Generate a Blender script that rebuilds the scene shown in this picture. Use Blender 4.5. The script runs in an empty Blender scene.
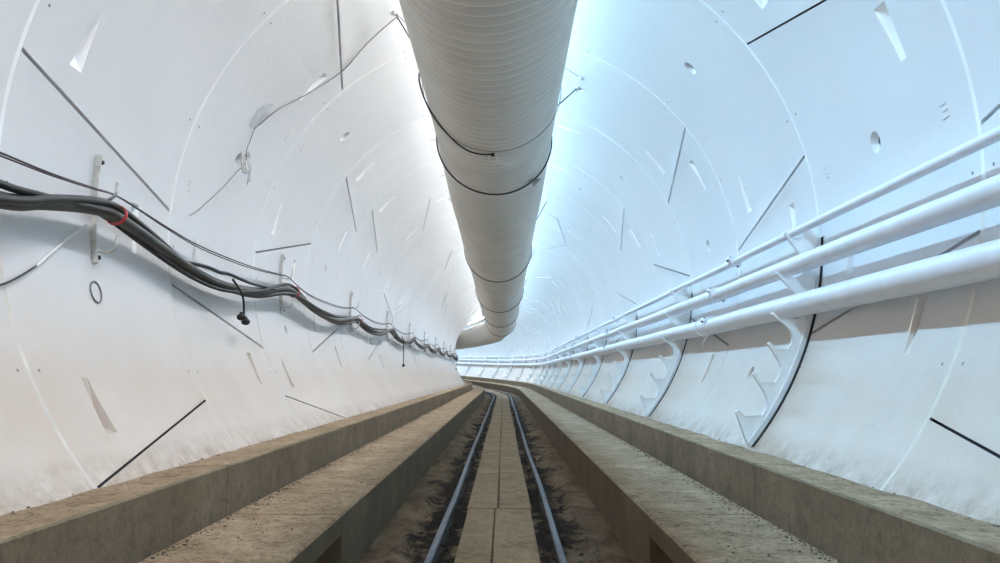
import bpy, bmesh, math, random
from mathutils import Vector, Matrix, noise
from mathutils.geometry import delaunay_2d_cdt
random.seed(7)
PI = math.pi
R = 1.83            # inner radius of the lining
Z0 = 1.67           # height of the tunnel axis above the trough floor
W = 1.524           # ring width
S0 = 2.861          # distance of the first ring joint ahead of the camera
S_END = 72.0
S_BEG = -6.3
BEND, RC = 29.0, 60.0
scene = bpy.context.scene
COL = scene.collection
rad = math.radians

# ------------------------------------------------------------------ tunnel path
def frame(s):
    """point on the axis (at floor height 0) and heading angle at distance s"""
    if s <= BEND:
        return Vector((0, s, 0)), 0.0
    a = (s - BEND) / RC
    lift = 0.33 * ((s - BEND) / 24.0) ** 2
    return Vector((-RC + RC * math.cos(a), BEND + RC * math.sin(a), lift)), a

def P(s, u, v):
    """s along the tunnel, u to the right of the axis, v above the axis"""
    p, a = frame(s)
    return Vector((p.x + u * math.cos(a), p.y + u * math.sin(a), p.z + v + Z0))

def PC(s, deg, r=R):
    t = rad(deg)
    return P(s, r * math.sin(t), r * math.cos(t))

# ------------------------------------------------------------------ materials
def new_mat(name):
    m = bpy.data.materials.new(name); m.use_nodes = True
    nt = m.node_tree
    return m, nt, nt.nodes['Principled BSDF']

def plain(name, col, rough=0.6, metal=0.0, var=0.0, scale=8.0, bump=0.0, bscale=60.0, spec=0.4):
    m, nt, b = new_mat(name)
    b.inputs['Roughness'].default_value = rough
    b.inputs['Metallic'].default_value = metal
    b.inputs['Specular IOR Level'].default_value = spec
    b.inputs['Base Color'].default_value = (*col, 1)
    tc = nt.nodes.new('ShaderNodeTexCoord')
    if var > 0:
        n = nt.nodes.new('ShaderNodeTexNoise'); n.inputs['Scale'].default_value = scale
        n.inputs['Detail'].default_value = 6
        r = nt.nodes.new('ShaderNodeValToRGB')
        r.color_ramp.elements[0].position = 0.3; r.color_ramp.elements[1].position = 0.7
        r.color_ramp.elements[0].color = (*[c * (1 - var) for c in col], 1)
        r.color_ramp.elements[1].color = (*[min(1, c * (1 + var * 0.5)) for c in col], 1)
        nt.links.new(tc.outputs['Object'], n.inputs['Vector'])
        nt.links.new(n.outputs['Fac'], r.inputs['Fac'])
        nt.links.new(r.outputs['Color'], b.inputs['Base Color'])
    if bump > 0:
        n = nt.nodes.new('ShaderNodeTexNoise'); n.inputs['Scale'].default_value = bscale
        n.inputs['Detail'].default_value = 5
        bp = nt.nodes.new('ShaderNodeBump'); bp.inputs['Strength'].default_value = bump
        bp.inputs['Distance'].default_value = 0.01
        nt.links.new(tc.outputs['Object'], n.inputs['Vector'])
        nt.links.new(n.outputs['Fac'], bp.inputs['Height'])
        nt.links.new(bp.outputs['Normal'], b.inputs['Normal'])
    return m

class NB:
    """tiny node helper"""
    def __init__(self, nt): self.nt = nt
    def n(self, t, **k):
        x = self.nt.nodes.new(t)
        for a, v in k.items():
            if hasattr(x, a): setattr(x, a, v)
        return x
    def noise(self, vec, scale, detail=5, rough=.55, dist=0):
        x = self.n('ShaderNodeTexNoise'); x.inputs['Scale'].default_value = scale
        x.inputs['Detail'].default_value = detail; x.inputs['Roughness'].default_value = rough
        x.inputs['Distortion'].default_value = dist
        self.nt.links.new(vec, x.inputs['Vector']); return x.outputs['Fac']
    def ramp(self, fac, stops):
        x = self.n('ShaderNodeValToRGB'); cr = x.color_ramp
        while len(cr.elements) < len(stops): cr.elements.new(.5)
        for e, (p, c) in zip(cr.elements, stops):
            e.position = p; e.color = (*c, 1) if not isinstance(c, (int, float)) else (c, c, c, 1)
        self.nt.links.new(fac, x.inputs['Fac']); return x.outputs['Color']
    def mix(self, fac, a, b, mode='MIX'):
        x = self.n('ShaderNodeMix', data_type='RGBA', blend_type=mode)
        for sock, v in ((x.inputs['Factor'], fac), (x.inputs['A'], a), (x.inputs['B'], b)):
            if isinstance(v, (int, float)): sock.default_value = v
            elif isinstance(v, tuple): sock.default_value = (*v, 1)
            else: self.nt.links.new(v, sock)
        # colour sockets of the mix node are the third pair
        return x.outputs['Result']
    def math(self, op, a, b=0.0):
        x = self.n('ShaderNodeMath', operation=op)
        for i, v in enumerate((a, b)):
            if isinstance(v, (int, float)): x.inputs[i].default_value = v
            else: self.nt.links.new(v, x.inputs[i])
        return x.outputs[0]

def mixc(nt, fac, a, b, mode='MIX'):
    x = nt.nodes.new('ShaderNodeMixRGB'); x.blend_type = mode
    for sock, v in ((x.inputs[0], fac), (x.inputs[1], a), (x.inputs[2], b)):
        if isinstance(v, (int, float)): sock.default_value = v
        elif isinstance(v, tuple): sock.default_value = (*v, 1)
        else: nt.links.new(v, sock)
    return x.outputs[0]

def mat_lining():
    m, nt, b = new_mat('painted_lining')
    h = NB(nt); tc = h.n('ShaderNodeTexCoord'); o = tc.outputs['Object']
    sep = h.n('ShaderNodeSeparateXYZ'); nt.links.new(o, sep.inputs[0])
    big = h.noise(o, 0.9, 4)
    base = h.ramp(big, [(0.3, (0.735, 0.735, 0.735)), (0.7, (0.79, 0.79, 0.79))])
    # faint smears of grout
    sm = h.ramp(h.noise(o, 5.0, 7, .65, .6), [(0.55, 0.0), (0.78, 1.0)])
    base = mixc(nt, h.math('MULTIPLY', sm, 0.16), base, (0.62, 0.62, 0.62))
    # dust splashed up from the floor: patchy, thick just above the kerb
    zz = h.math('SUBTRACT', 1.0, h.math('MULTIPLY', h.math('SUBTRACT', sep.outputs['Z'], 0.47), 1.15))
    zc = h.n('ShaderNodeClamp'); nt.links.new(zz, zc.inputs[0])
    ds = h.math('MULTIPLY', zc.outputs[0], h.ramp(h.noise(o, 2.6, 8, .7, .4), [(0.3, 0.25), (0.75, 1.0)]))
    base = mixc(nt, h.math('MULTIPLY', ds, 0.42), base, (0.56, 0.52, 0.47))
    z2 = h.math('SUBTRACT', 1.0, h.math('MULTIPLY', h.math('SUBTRACT', sep.outputs['Z'], 0.49), 9.0))
    z2c = h.n('ShaderNodeClamp'); nt.links.new(z2, z2c.inputs[0])
    d2 = h.math('MULTIPLY', z2c.outputs[0], h.ramp(h.noise(o, 9, 8, .7), [(0.35, 0.0), (0.65, 1.0)]))
    base = mixc(nt, h.math('MULTIPLY', d2, 0.8), base, (0.33, 0.26, 0.18))
    z3 = h.math('SUBTRACT', 1.0, h.math('MULTIPLY', h.math('SUBTRACT', sep.outputs['Z'], 0.85), 1.9))  # warmer light low on the walls, painted into the colour as a multiply tint
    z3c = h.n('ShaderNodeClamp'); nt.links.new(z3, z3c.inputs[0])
    warm_light = h.math('MULTIPLY', z3c.outputs[0], h.ramp(h.noise(o, 1.7, 8, .6, .3), [(0.25, 0.72), (0.7, 1.0)]))
    base = mixc(nt, warm_light, base, (0.83, 0.69, 0.565), 'MULTIPLY')
    # specks
    sp = h.ramp(h.noise(o, 38, 2), [(0.74, 0.0), (0.78, 1.0)])
    base = mixc(nt, h.math('MULTIPLY', sp, h.math('MULTIPLY', zc.outputs[0], 0.5)), base, (0.25, 0.2, 0.17))
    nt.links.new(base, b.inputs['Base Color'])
    b.inputs['Roughness'].default_value = 0.42
    b.inputs['Specular IOR Level'].default_value = 0.35
    bp = h.n('ShaderNodeBump'); bp.inputs['Strength'].default_value = 0.10; bp.inputs['Distance'].default_value = 0.02
    nt.links.new(h.noise(o, 14, 6), bp.inputs['Height']); nt.links.new(bp.outputs[0], b.inputs['Normal'])
    return m

def mat_dust(name, c1, c2, dark, scale=5.0, spots=0.5, bump=.5):
    m, nt, b = new_mat(name)
    h = NB(nt); o = h.n('ShaderNodeTexCoord').outputs['Object']
    base = h.ramp(h.noise(o, scale, 8, .65, .3), [(0.3, c1), (0.7, c2)])
    sp = h.ramp(h.noise(o, scale * 5, 8, .75, .8), [(0.50, 0.0), (0.66, 1.0)])
    base = mixc(nt, h.math('MULTIPLY', sp, spots), base, dark)
    sp2 = h.ramp(h.noise(o, scale * 1.3, 4, .6, 1.5), [(0.56, 0.0), (0.72, 1.0)])
    base = mixc(nt, h.math('MULTIPLY', sp2, spots * .6), base, dark)
    gr = h.ramp(h.noise(o, scale * 16, 4, .8), [(0.40, 0.62), (0.60, 1.0)])
    base = mixc(nt, spots, base, gr, 'MULTIPLY')
    nt.links.new(base, b.inputs['Base Color'])
    b.inputs['Roughness'].default_value = 0.9; b.inputs['Specular IOR Level'].default_value = 0.15
    bp = h.n('ShaderNodeBump'); bp.inputs['Strength'].default_value = bump; bp.inputs['Distance'].default_value = 0.02
    nt.links.new(h.noise(o, scale * 6, 8, .7), bp.inputs['Height']); nt.links.new(bp.outputs[0], b.inputs['Normal'])
    return m

def mat_mud():
    m, nt, b = new_mat('trough_mud')
    h = NB(nt); o = h.n('ShaderNodeTexCoord').outputs['Object']
    mp = h.n('ShaderNodeMapping'); mp.inputs['Scale'].default_value = (1.0, .45, 1); nt.links.new(o, mp.inputs[0])
    o2 = mp.outputs[0]
    base = h.ramp(h.noise(o2, 5, 8, .7, .6), [(0.3, (0.085, 0.058, 0.036)), (0.72, (0.32, 0.225, 0.145))])
    sep = h.n('ShaderNodeSeparateXYZ'); nt.links.new(o, sep.inputs[0])
    at = h.n('ShaderNodeAttribute'); at.attribute_name = 'wet'
    wet = h.math('MULTIPLY', at.outputs['Fac'], 1.0)
    wn = h.ramp(h.math('ADD', h.math('MULTIPLY', wet, 0.24), h.noise(o2, 4.2, 8, .72, .9)), [(0.58, 0.0), (0.68, 1.0)])
    base = mixc(nt, h.math('MULTIPLY', wn, 0.93), base, (0.014, 0.0095, 0.006))
    nt.links.new(base, b.inputs['Base Color'])
    rr = h.ramp(wn, [(0.0, .95), (1.0, .75)])
    nt.links.new(rr, b.inputs['Roughness']); b.inputs['Specular IOR Level'].default_value = .08
    bp = h.n('ShaderNodeBump'); bp.inputs['Strength'].default_value = .8; bp.inputs['Distance'].default_value = 0.03
    nt.links.new(h.noise(o, 22, 8, .7), bp.inputs['Height']); nt.links.new(bp.outputs[0], b.inputs['Normal'])
    return m

M = {}
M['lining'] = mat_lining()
M['mortar'] = plain('white_mortar', (0.97, 0.97, 0.97), .5)
M['dusty'] = plain('dusty_mortar', (0.80, 0.75, 0.67), .7, var=.12, scale=9)
M['seal'] = plain('grey_joint_filler', (0.23, 0.23, 0.24), .7, var=.2, scale=20)
M['gasket'] = plain('black_gasket', (0.008, 0.008, 0.009), .6)
M['conc'] = mat_dust('kerb_concrete', (0.20, 0.152, 0.098), (0.31, 0.24, 0.162), (0.085, 0.066, 0.046), 3.0, .45, .3)
M['dust'] = mat_dust('sandy_dust', (0.34, 0.235, 0.14), (0.62, 0.46, 0.305), (0.12, 0.075, 0.042), 5.0, .8, 1.0)
M['fascia'] = mat_dust('fascia_concrete', (0.15, 0.11, 0.07), (0.21, 0.16, 0.108), (0.09, 0.058, 0.034), 3.0, .3, .2)
M['mud'] = mat_mud()
M['steel'] = plain('rail_steel', (0.15, 0.16, 0.185), .5, .5, var=.3, scale=9, bump=.15, bscale=80)
M['rust'] = plain('rusty_steel', (0.05, 0.035, 0.028), .8, .1, var=.4, scale=20)
M['wood'] = mat_dust('plank_wood', (0.29, 0.205, 0.12), (0.41, 0.30, 0.19), (0.075, 0.055, 0.038), 2.2, .5, .35)
M['duct'] = plain('duct_fabric', (0.72, 0.69, 0.63), .62, var=.08, scale=3, bump=.12, bscale=14, spec=.3)
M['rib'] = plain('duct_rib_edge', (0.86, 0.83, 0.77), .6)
M['pipe'] = plain('white_pipe_paint', (0.80, 0.80, 0.83), .38, var=.06, scale=10, bump=.12, bscale=30)
M['bracket'] = plain('bracket_paint', (0.92, 0.92, 0.91), .5, var=.05, scale=12)
M['cable'] = plain('cable_rubber', (0.055, 0.055, 0.045), .5, var=.5, scale=6, bump=.2, bscale=40)
M['cable2'] = plain('black_cable_rubber', (0.018, 0.018, 0.017), .5, var=.4, scale=8)
M['wire'] = plain('dark_wire', (0.035, 0.022, 0.022), .5)
M['tie'] = plain('red_tie', (0.45, 0.03, 0.04), .5)
M['hook'] = plain('hook_steel', (0.66, 0.64, 0.60), .5, var=.3, scale=30)
M['strapd'] = plain('dark_strap', (0.03, 0.03, 0.032), .5)
M['wirel'] = plain('grey_wire', (0.22, 0.22, 0.22), .5)
M['stone'] = plain('grey_brown_stone', (0.12, 0.09, 0.062), .9, var=.5, scale=3)
M['grout'] = plain('grey_grout_smear', (0.58, 0.59, 0.61), .8, var=.25, scale=12)

def emit(name, col, st):
    m = bpy.data.materials.new(name); m.use_nodes = True; nt = m.node_tree
    b = nt.nodes['Principled BSDF']; b.inputs['Base Color'].default_value = (.8, .8, .8, 1)
    b.inputs['Emission Color'].default_value = (*col, 1); b.inputs['Emission Strength'].default_value = st
    return m
M['led_r'] = emit('cool_led_diffuser', (0.40, 0.70, 1.0), 78)
M['led_l'] = emit('white_led_diffuser', (0.88, 0.92, 1.0), 53)

# ------------------------------------------------------------------ mesh helpers
def link_mesh(name, bm, mats, parent=None, smooth=False, angle=None):
    me = bpy.data.meshes.new(name)
    bmesh.ops.recalc_face_normals(bm, faces=bm.faces) if angle != 'keep' else None
    bm.to_mesh(me); bm.free()
    for m in (mats if isinstance(mats, (list, tuple)) else [mats]): me.materials.append(m)
    if smooth:
        me.shade_smooth()
        if isinstance(angle, (int, float)):
            me.set_sharp_from_angle(angle=rad(angle))
    o = bpy.data.objects.new(name, me); COL.objects.link(o)
    if parent is not None: o.parent = parent
    return o

def tag(o, label=None, cat=None, group=None, kind=None):
    if label: o['label'] = label
    if cat: o['category'] = cat
    if group: o['group'] = group
    if kind: o['kind'] = kind
    return o

def empty(name, loc, rz=0.0):
    o = bpy.data.objects.new(name, None); COL.objects.link(o)
    o.location = loc; o.rotation_euler = (0, 0, rz); o.empty_display_size = .1
    return o

def copy_tree(o, parent=None):
    c = o.copy(); COL.objects.link(c); c.parent = parent
    for ch in list(o.children): copy_tree(ch, c)
    return c

def srange(a, b, step):
    n = max(1, int(math.ceil((b - a) / step - 1e-6)))
    return [a + (b - a) * i / n for i in range(n + 1)]

def sweep(bm, prof, s_list, closed=True, caps=True, mat_of=None, off=None, jit=0.0):
    """sweep a (u,v) profile along the tunnel; off = world offset subtracted"""
    off = off or Vector((0, 0, 0)); rows = []
    for s in s_list:
        rows.append([bm.verts.new(P(s, u, v) - off + (Vector((0, 0, noise.noise(Vector((s * 3, u * 9, 1))) * jit)) if jit else Vector())) for u, v in prof])
    n = len(prof)
    for i in range(len(rows) - 1):
        for j in range(n if closed else n - 1):
            k = (j + 1) % n
            f = bm.faces.new((rows[i][j], rows[i][k], rows[i + 1][k], rows[i + 1][j]))
            if mat_of: f.material_index = mat_of(j)
    if closed and caps:
        a = bm.faces.new(rows[0]); b = bm.faces.new(rows[-1])
        if mat_of: a.material_index = b.material_index = mat_of(-1)
    return rows

def tube(bm, pts, r, seg=10, mi=0, caps=True, rfun=None, flat=1.0):
    pts = [Vector(p) for p in pts]; rows = []
    t0 = (pts[1] - pts[0]).normalized()
    ref = Vector((0, 0, 1)) if abs(t0.z) < .9 else Vector((1, 0, 0))
    nrm = (ref - t0 * ref.dot(t0)).normalized()
    for i, p in enumerate(pts):
        t = (pts[min(i + 1, len(pts) - 1)] - pts[max(i - 1, 0)]).normalized()
        nrm = (nrm - t * nrm.dot(t)).normalized(); bn = t.cross(nrm)
        rr = rfun(i) if rfun else r
        rows.append([bm.verts.new(p + (nrm * math.cos(2 * PI * k / seg) + bn * math.sin(2 * PI * k / seg) * flat) * rr) for k in range(seg)])
    for i in range(len(rows) - 1):
        for k in range(seg):
            f = bm.faces.new((rows[i][k], rows[i][(k + 1) % seg], rows[i + 1][(k + 1) % seg], rows[i + 1][k])); f.material_index = mi
    if caps:
        f = bm.faces.new(rows[0]); f.material_index = mi
        f = bm.faces.new(rows[-1]); f.material_index = mi
    return rows

def smooth_pts(ctrl, n=6):
    """Catmull-Rom through control tuples"""
    out = []
    for i in range(len(ctrl) - 1):
        p0 = ctrl[max(i - 1, 0)]; p1 = ctrl[i]; p2 = ctrl[i + 1]; p3 = ctrl[min(i + 2, len(ctrl) - 1)]
        for k in range(n):
            t = k / n
            out.append(tuple(.5 * (2 * b + (c - a) * t + (2 * a - 5 * b + 4 * c - d) * t * t + (-a + 3 * b - 3 * c + d) * t ** 3) for a, b, c, d in zip(p0, p1, p2, p3)))
    out.append(tuple(ctrl[-1])); return out

def box(bm, lo, hi, mi=0, M4=None):
    vs = [bm.verts.new((x, y, z)) for x in (lo[0], hi[0]) for y in (lo[1], hi[1]) for z in (lo[2], hi[2])]
    if M4 is not None:
        for v in vs: v.co = M4 @ v.co
    for a in ((0, 1, 3, 2), (4, 6, 7, 5), (0, 4, 5, 1), (2, 3, 7, 6), (0, 2, 6, 4), (1, 5, 7, 3)):
        f = bm.faces.new([vs[i] for i in a]); f.material_index = mi

def lerp_tab(tab, x):
    if x <= tab[0][0]: return tab[0][1]
    for (a, va), (b, vb) in zip(tab, tab[1:]):
        if x <= b:
            t = (x - a) / (b - a); t = t * t * (3 - 2 * t); return va + (vb - va) * t
    return tab[-1][1]

ORD = ['nearest', 'second', 'third', 'fourth', 'fifth', 'sixth', 'seventh', 'eighth', 'ninth', 'tenth', 'eleventh', 'twelfth']

# ------------------------------------------------------------------ the lining (walls and crown)
TH = 137.0          # the lining is built down to this angle each side, under the kerbs
GAP = 0.011
rings = []
def ring_features(k):
    """radial joints (angle, slope sign, seal) and short segments of ring k"""
    pat = {0: (-126.3, -1), 1: (-35.5, -1), 2: (-126.3, 1), 3: (-103.3, 1), 4: (11.5, 1), 5: (-35.5, 1), 6: (34, 1), 7: (-11.5, 1)}
    fixed = {-1: [(-58, 1), (-11.5, 1), (80.7, 1), (126, -1)],
             0: [(-125.5, 1), (-81, -1), (-11.5, -1), (58, -1), (103.3, 1)],
             1: [(-104, -1), (-35.5, -1), (11.5, 1), (80.8, 1), (150, 1)],
             2: [(-126.2, -1), (-81, 1), (-11.5, 1), (58, 1), (103.3, -1)],
             3: [(-103.5, 1), (-58, -1), (11.5, -1), (80.8, -1)],
             4: [(-58, -1), (11.5, -1), (57.5, 1)],
             5: [(-104, 1), (-35.5, -1), (11.5, 1), (80.8, -1)],
             6: [(-81, -1), (-11.5, -1), (34, 1), (103.3, 1)]}
    if k in fixed: return fixed[k]
    rnd = random.Random(k * 13 + 5)
    o = rnd.choice([-126.3, -103.4, -81, -58, -35.5, -11.5, 11.5, 34]); sg = rnd.choice([-1, 1])
    raw = [(o, sg), (o + 45.5, -sg), (o + 115, -sg), (o + 184, -sg), (o + 229.5, sg), (o + 296, sg), (o - 67, sg)]
    out = []
    for a, g in raw:
        a = (a + 180) % 360 - 180
        if abs(a) < 112: out.append((a, g))
    return out

def build_lining():
    bms = {n: bmesh.new() for n in ('wall_left', 'ceiling', 'wall_right')}
    def side(deg): return 'wall_left' if deg < -45 else ('wall_right' if deg > 45 else 'ceiling')
    MI = {'lining': 0, 'mortar': 1, 'seal': 2, 'gasket': 3}
    K = R * PI / 180            # metres per degree
    k0 = int(math.floor((S_BEG - S0) / W)); k1 = int(math.ceil((S_END - S0) / W))
    def face(deg, pts, mi):
        bm = bms[side(deg)]
        vs = [bm.verts.new(PC(s, a, r)) for s, a, r in pts]
        try:
            f = bm.faces.new(vs); f.material_index = mi; f.smooth = False
        except ValueError: pass
    for k in range(k0, k1):
        s0 = S0 + k * W
        det = -2 <= k <= 26
        a0, a1 = GAP, W - GAP
        holes = []      # each: list of (a, deg) outline
        inner = []      # callbacks for the inside of the hole
        if det:
            for (tj, sg) in ring_features(k):
                def tl(a, tj=tj, sg=sg): return tj + sg * 10.2 * (a / W - .5)
                hw = (0.0085 if k < 6 else 0.011) * (.62 if abs(tj) > 115 or (k == 0 and tj == 58) else 1)
                ca = math.atan2(10.2 * K, W); dt = hw / math.cos(ca) / K
                b0, b1 = a0 + .004, a1 - .004
                q = [(b0, tl(b0) - dt), (b1, tl(b1) - dt), (b1, tl(b1) + dt), (b0, tl(b0) + dt)]
                holes.append(q)
                dark = abs(tj) > 115 or (k == 0 and tj == 58)
                inner.append(('groove', q, 0.022, 'gasket' if dark else 'seal'))
                # bolt pockets: the deep end faces the joint
                for (a, d) in ((W * .235, 1), (W * .725, -1)):
                    t_deep = tl(a) + d * 4.2; t_tip = tl(a) + d * 12.3
                    w0, w1 = 0.046, 0.024
                    q = [(a - w0, t_deep), (a + w0, t_deep), (a + w1, t_tip), (a - w1, t_tip)]
                    if abs(t_tip) > 132 or abs(t_deep) > 132: continue
                    holes.append(q); inner.append(('pocket', q, 0.040, None))
            js = sorted(t for t, _ in ring_features(k))
            for x, y in zip(js, js[1:]):
                if 40 < y - x < 75:
                    c = (x + y) / 2
                    if k == 0 and c < -90: continue
                    n = 18; rr = 0.046
                    q = [(W / 2 + rr * math.cos(2 * PI * i / n), c + 1.15 * rr * math.sin(2 * PI * i / n) / K) for i in range(n)]
                    if abs(c) < 128:
                        holes.append(q); inner.append(('socket', q, .05, c))
        # base grid
        verts = []; edges = []; faces = []
        def addv(a, d): verts.append(Vector((a, d * K))); return len(verts) - 1
        na = 7 if det else 1; dstep = 3.0
        nd = int(2 * TH / dstep + .5)
        degs = [-TH + 2 * TH * i / nd for i in range(nd + 1)]
        def inhole(a, d):
            for h in holes:
                amin = min(x for x, _ in h) - .012; amax = max(x for x, _ in h) + .012
                dmin = min(y for _, y in h) - .5; dmax = max(y for _, y in h) + .5
                if amin < a < amax and dmin < d < dmax:
                    if len(h) == 4 and (amax - amin) > 1:      # a groove: test the distance to its line
                        f = (a - h[0][0]) / (h[1][0] - h[0][0])
                        mid = (h[0][1] + h[3][1]) / 2 * (1 - f) + (h[1][1] + h[2][1]) / 2 * f
                        if abs(d - mid) < 1.1: return True
                    else: return True
            return False
        bl = []; br = []
        for i, d in enumerate(degs):
            for j in range(na + 1):
                a = a0 + (a1 - a0) * j / na
                if 0 < j < na and inhole(a, d): continue
                idx = addv(a, d)
                if j == 0: bl.append(idx)
                if j == na: br.append(idx)
        for L in (bl, br):
            for x, y in zip(L, L[1:]): edges.append((x, y))
        for d in (-45, 45):
            x = addv(a0, d); y = addv(a1, d); edges.append((x, y))
        for h in holes:
            ids = [addv(a, d) for a, d in h]
            if h[1][0] < h[0][0] or True: pass
            # counter-clockwise check
            ar = sum(h[i][0] * h[(i + 1) % len(h)][1] - h[(i + 1) % len(h)][0] * h[i][1] for i in range(len(h)))
            faces.append(ids if ar > 0 else ids[::-1])
        if det:
            vo, eo, fo, ov, oe, of = delaunay_2d_cdt(verts, edges, faces, 0, 1e-5, True)
        else:
            vo = verts; fo = []; of = []
            for i in range(nd):
                # two columns only
                fo.append((bl[i], br[i], br[i + 1], bl[i + 1])); of.append([])
        cache = {n: {} for n in bms}
        for f, src in zip(fo, of):
            if src: continue
            c = sum(vo[i].y for i in f) / len(f) / K
            n = side(c); bm = bms[n]; vs = []
            for i in f:
                if i not in cache[n]:
                    cache[n][i] = bm.verts.new(PC(s0 + vo[i].x, vo[i].y / K, R))
                vs.append(cache[n][i])
            try:
                ff = bm.faces.new(vs); ff.smooth = True; ff.material_index = 0
            except ValueError: pass
        # insides of the holes
        for kind, q, dep, x in inner:
            m = len(q)
            S = lambda a: s0 + a
            if kind == 'groove':
                for i in range(m):
                    p, p2 = q[i], q[(i + 1) % m]
                    face(p[1], [(S(p[0]), p[1], R), (S(p2[0]), p2[1], R), (S(p2[0]), p2[1], R + dep), (S(p[0]), p[1], R + dep)], MI[x] if x == 'gasket' else 0)
                face(q[0][1], [(S(a), d, R + dep) for a, d in q], MI[x])
            elif kind == 'pocket':
                (A0, A1, B1, B0) = q    # deep pair, tip pair
                dn = 1 if B0[1] > A0[1] else -1
                deepd = A0[1] + dn * 1.7
                r_d = R + dep; md = (A0[0] + A1[0]) / 2
                D0 = (md - .026, deepd, r_d); D1 = (md + .026, deepd, r_d)
                E0 = (md - .022, (A0[1] * .45 + B0[1] * .55), R + dep * .55); E1 = (md + .022, E0[1], R + dep * .55)
                g = lambda t: (S(t[0]), t[1], t[2] if len(t) > 2 else R)
                c = A0[1]
                E0s = (A0[0] * .45 + B0[0] * .55, E0[1]); E1s = (A1[0] * .45 + B1[0] * .55, E1[1])
                pm = 1 if abs(A0[1]) < 93 else 0
                face(c, [g(A0), g(A1), g(D1), g(D0)], pm)
                face(c, [g(D0), g(D1), g(E1), g(E0)], pm)
                face(c, [g(E0), g(E1), g(B1), g(B0)], pm)
                face(c, [g(A0), g(D0), g(E0), g(E0s)], pm); face(c, [g(E0s), g(E0), g(B0)], pm)
                face(c, [g(A1), g(D1), g(E1), g(E1s)], pm); face(c, [g(E1s), g(E1), g(B1)], pm)
            else:
                c = sum(d for _, d in q) / m
                ca = sum(a for a, _ in q) / m
                plug = False
                q2 = [(ca + (a - ca) * (.5 if not plug else .82), c + (d - c) * (.5 if not plug else .82)) for a, d in q]
                r2 = R + (.028 if not plug else .006)
                for i in range(m):
                    j = (i + 1) % m
                    face(c, [(S(q[i][0]), q[i][1], R), (S(q[j][0]), q[j][1], R), (S(q2[j][0]), q2[j][1], r2), (S(q2[i][0]), q2[i][1], r2)], 2 if plug else 0)
                if plug:
                    face(c, [(S(a), d, r2) for a, d in q2], 0)
                else:
                    r3 = R + .07
                    for i in range(m):
                        j = (i + 1) % m
                        face(c, [(S(q2[i][0]), q2[i][1], r2), (S(q2[j][0]), q2[j][1], r2), (S(q2[j][0]), q2[j][1], r3), (S(q2[i][0]), q2[i][1], r3)], 2)
                    face(c, [(S(a), d, r3) for a, d in q2], 3)
        # the ring joint: shallow V of white mortar
        for i in range(nd):
            d0, d1 = degs[i], degs[i + 1]
            for (x0, x1, r0, r1) in ((s0 - GAP, s0, R, R + .007), (s0, s0 + GAP, R + .007, R)):
                face((d0 + d1) / 2, [(x0, d0, r0), (x1, d0, r1), (x1, d1, r1), (x0, d1, r0)], 1 if abs(d0 + d1) < 190 else 4)
        # pairs of dowel marks beside the ring joint and cast marks near the segment middle
        if -1 <= k <= 10:
            for d in (-115, -92, -69.5, -46, -23, 0, 23, 45.8, 68.6, 91, 114.2):
                for da in (-.065, .065):
                    n = side(d); bm = bms[n]; cs = s0 + da
                    w = .006; h = .2
                    vs = [(cs - w, d - h, R - .001), (cs + w, d - h, R - .001), (cs + w, d + h, R - .001), (cs - w, d + h, R - .001)]
                    face(d, vs, 2)
            rnd = random.Random(k)
            for (tj, sg) in ring_features(k):
                for (aa, dd) in ((0.17, 23.0), (W - .22, -23.5)):
                    d = tj + dd
                    if abs(d) > 100: continue
                    # embossed id: a short column of raised strokes
                    for q in range(3):
                        da = q * .85
                        lo = d + da; wd = rnd.choice([.045, .05, .03])
                        r0, r1 = R, R - .004
                        a_ = s0 + aa; b_ = a_ + wd
                        x = [(a_, lo), (b_, lo), (b_, lo + .22), (a_, lo + .22)]
                        face(d, [(s, t, r1) for s, t in x], 0)
                        for i in range(4):
                            j = (i + 1) % 4
                            face(d, [(x[i][0], x[i][1], r0), (x[j][0], x[j][1], r0), (x[j][0], x[j][1], r1), (x[i][0], x[i][1], r1)], 2 if (i == 0 and q == 0) else 0)
    for n, bm in bms.items():
        bm.normal_update()
        # make every face look towards the tunnel axis where it lies on the shell
        me = bpy.data.meshes.new(n)
        bm.to_mesh(me); bm.free()
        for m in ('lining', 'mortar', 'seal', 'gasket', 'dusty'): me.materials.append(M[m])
        o = bpy.data.objects.new(n, me); COL.objects.link(o)
        tag(o, kind='structure')
build_lining()

bm = bmesh.new()
pts = [PC(3.53 + .045 * math.cos(t), -103.3 + 1.55 * math.sin(t), R - .003) for t in [2 * PI * i / 30 for i in range(31)]]
tube(bm, pts, .0042, 6)
o = link_mesh('socket_ring', bm, [M['seal']], smooth=True); tag(o, 'grey rubber ring around a plugged socket below the first hook bar', 'ring')

# ------------------------------------------------------------------ floor of the trough
def build_floor():
    bm = bmesh.new(); wl = bm.verts.layers.float.new('wet')
    us = [-.70 + 1.44 * i / 36 for i in range(37)]
    ss = srange(-2, 14, .05) + srange(14, 40, .25)[1:] + srange(40, S_END, .8)[1:]
    rows = []
    for s in ss:
        row = []
        for u in us:
            d = min(abs(u - .33), abs(u + .285))
            n = noise.noise(Vector((u * 5, s * 2.2, 0))) * .018 + noise.noise(Vector((u * 16, s * 9, 3))) * .009
            dip = -.012 if d < .16 else .012
            v = bm.verts.new(P(s, u, -1.672 + n + dip)); v[wl] = max(0, 1 - d / .26); row.append(v)
        rows.append(row)
    for i in range(len(rows) - 1):
        for j in range(len(us) - 1):
            f = bm.faces.new((rows[i][j], rows[i][j + 1], rows[i + 1][j + 1], rows[i + 1][j])); f.smooth = True
    me = bpy.data.meshes.new('floor'); bm.to_mesh(me); bm.free(); me.materials.append(M['mud'])
    o = bpy.data.objects.new('floor', me); COL.objects.link(o); tag(o, kind='structure')
build_floor()

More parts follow.
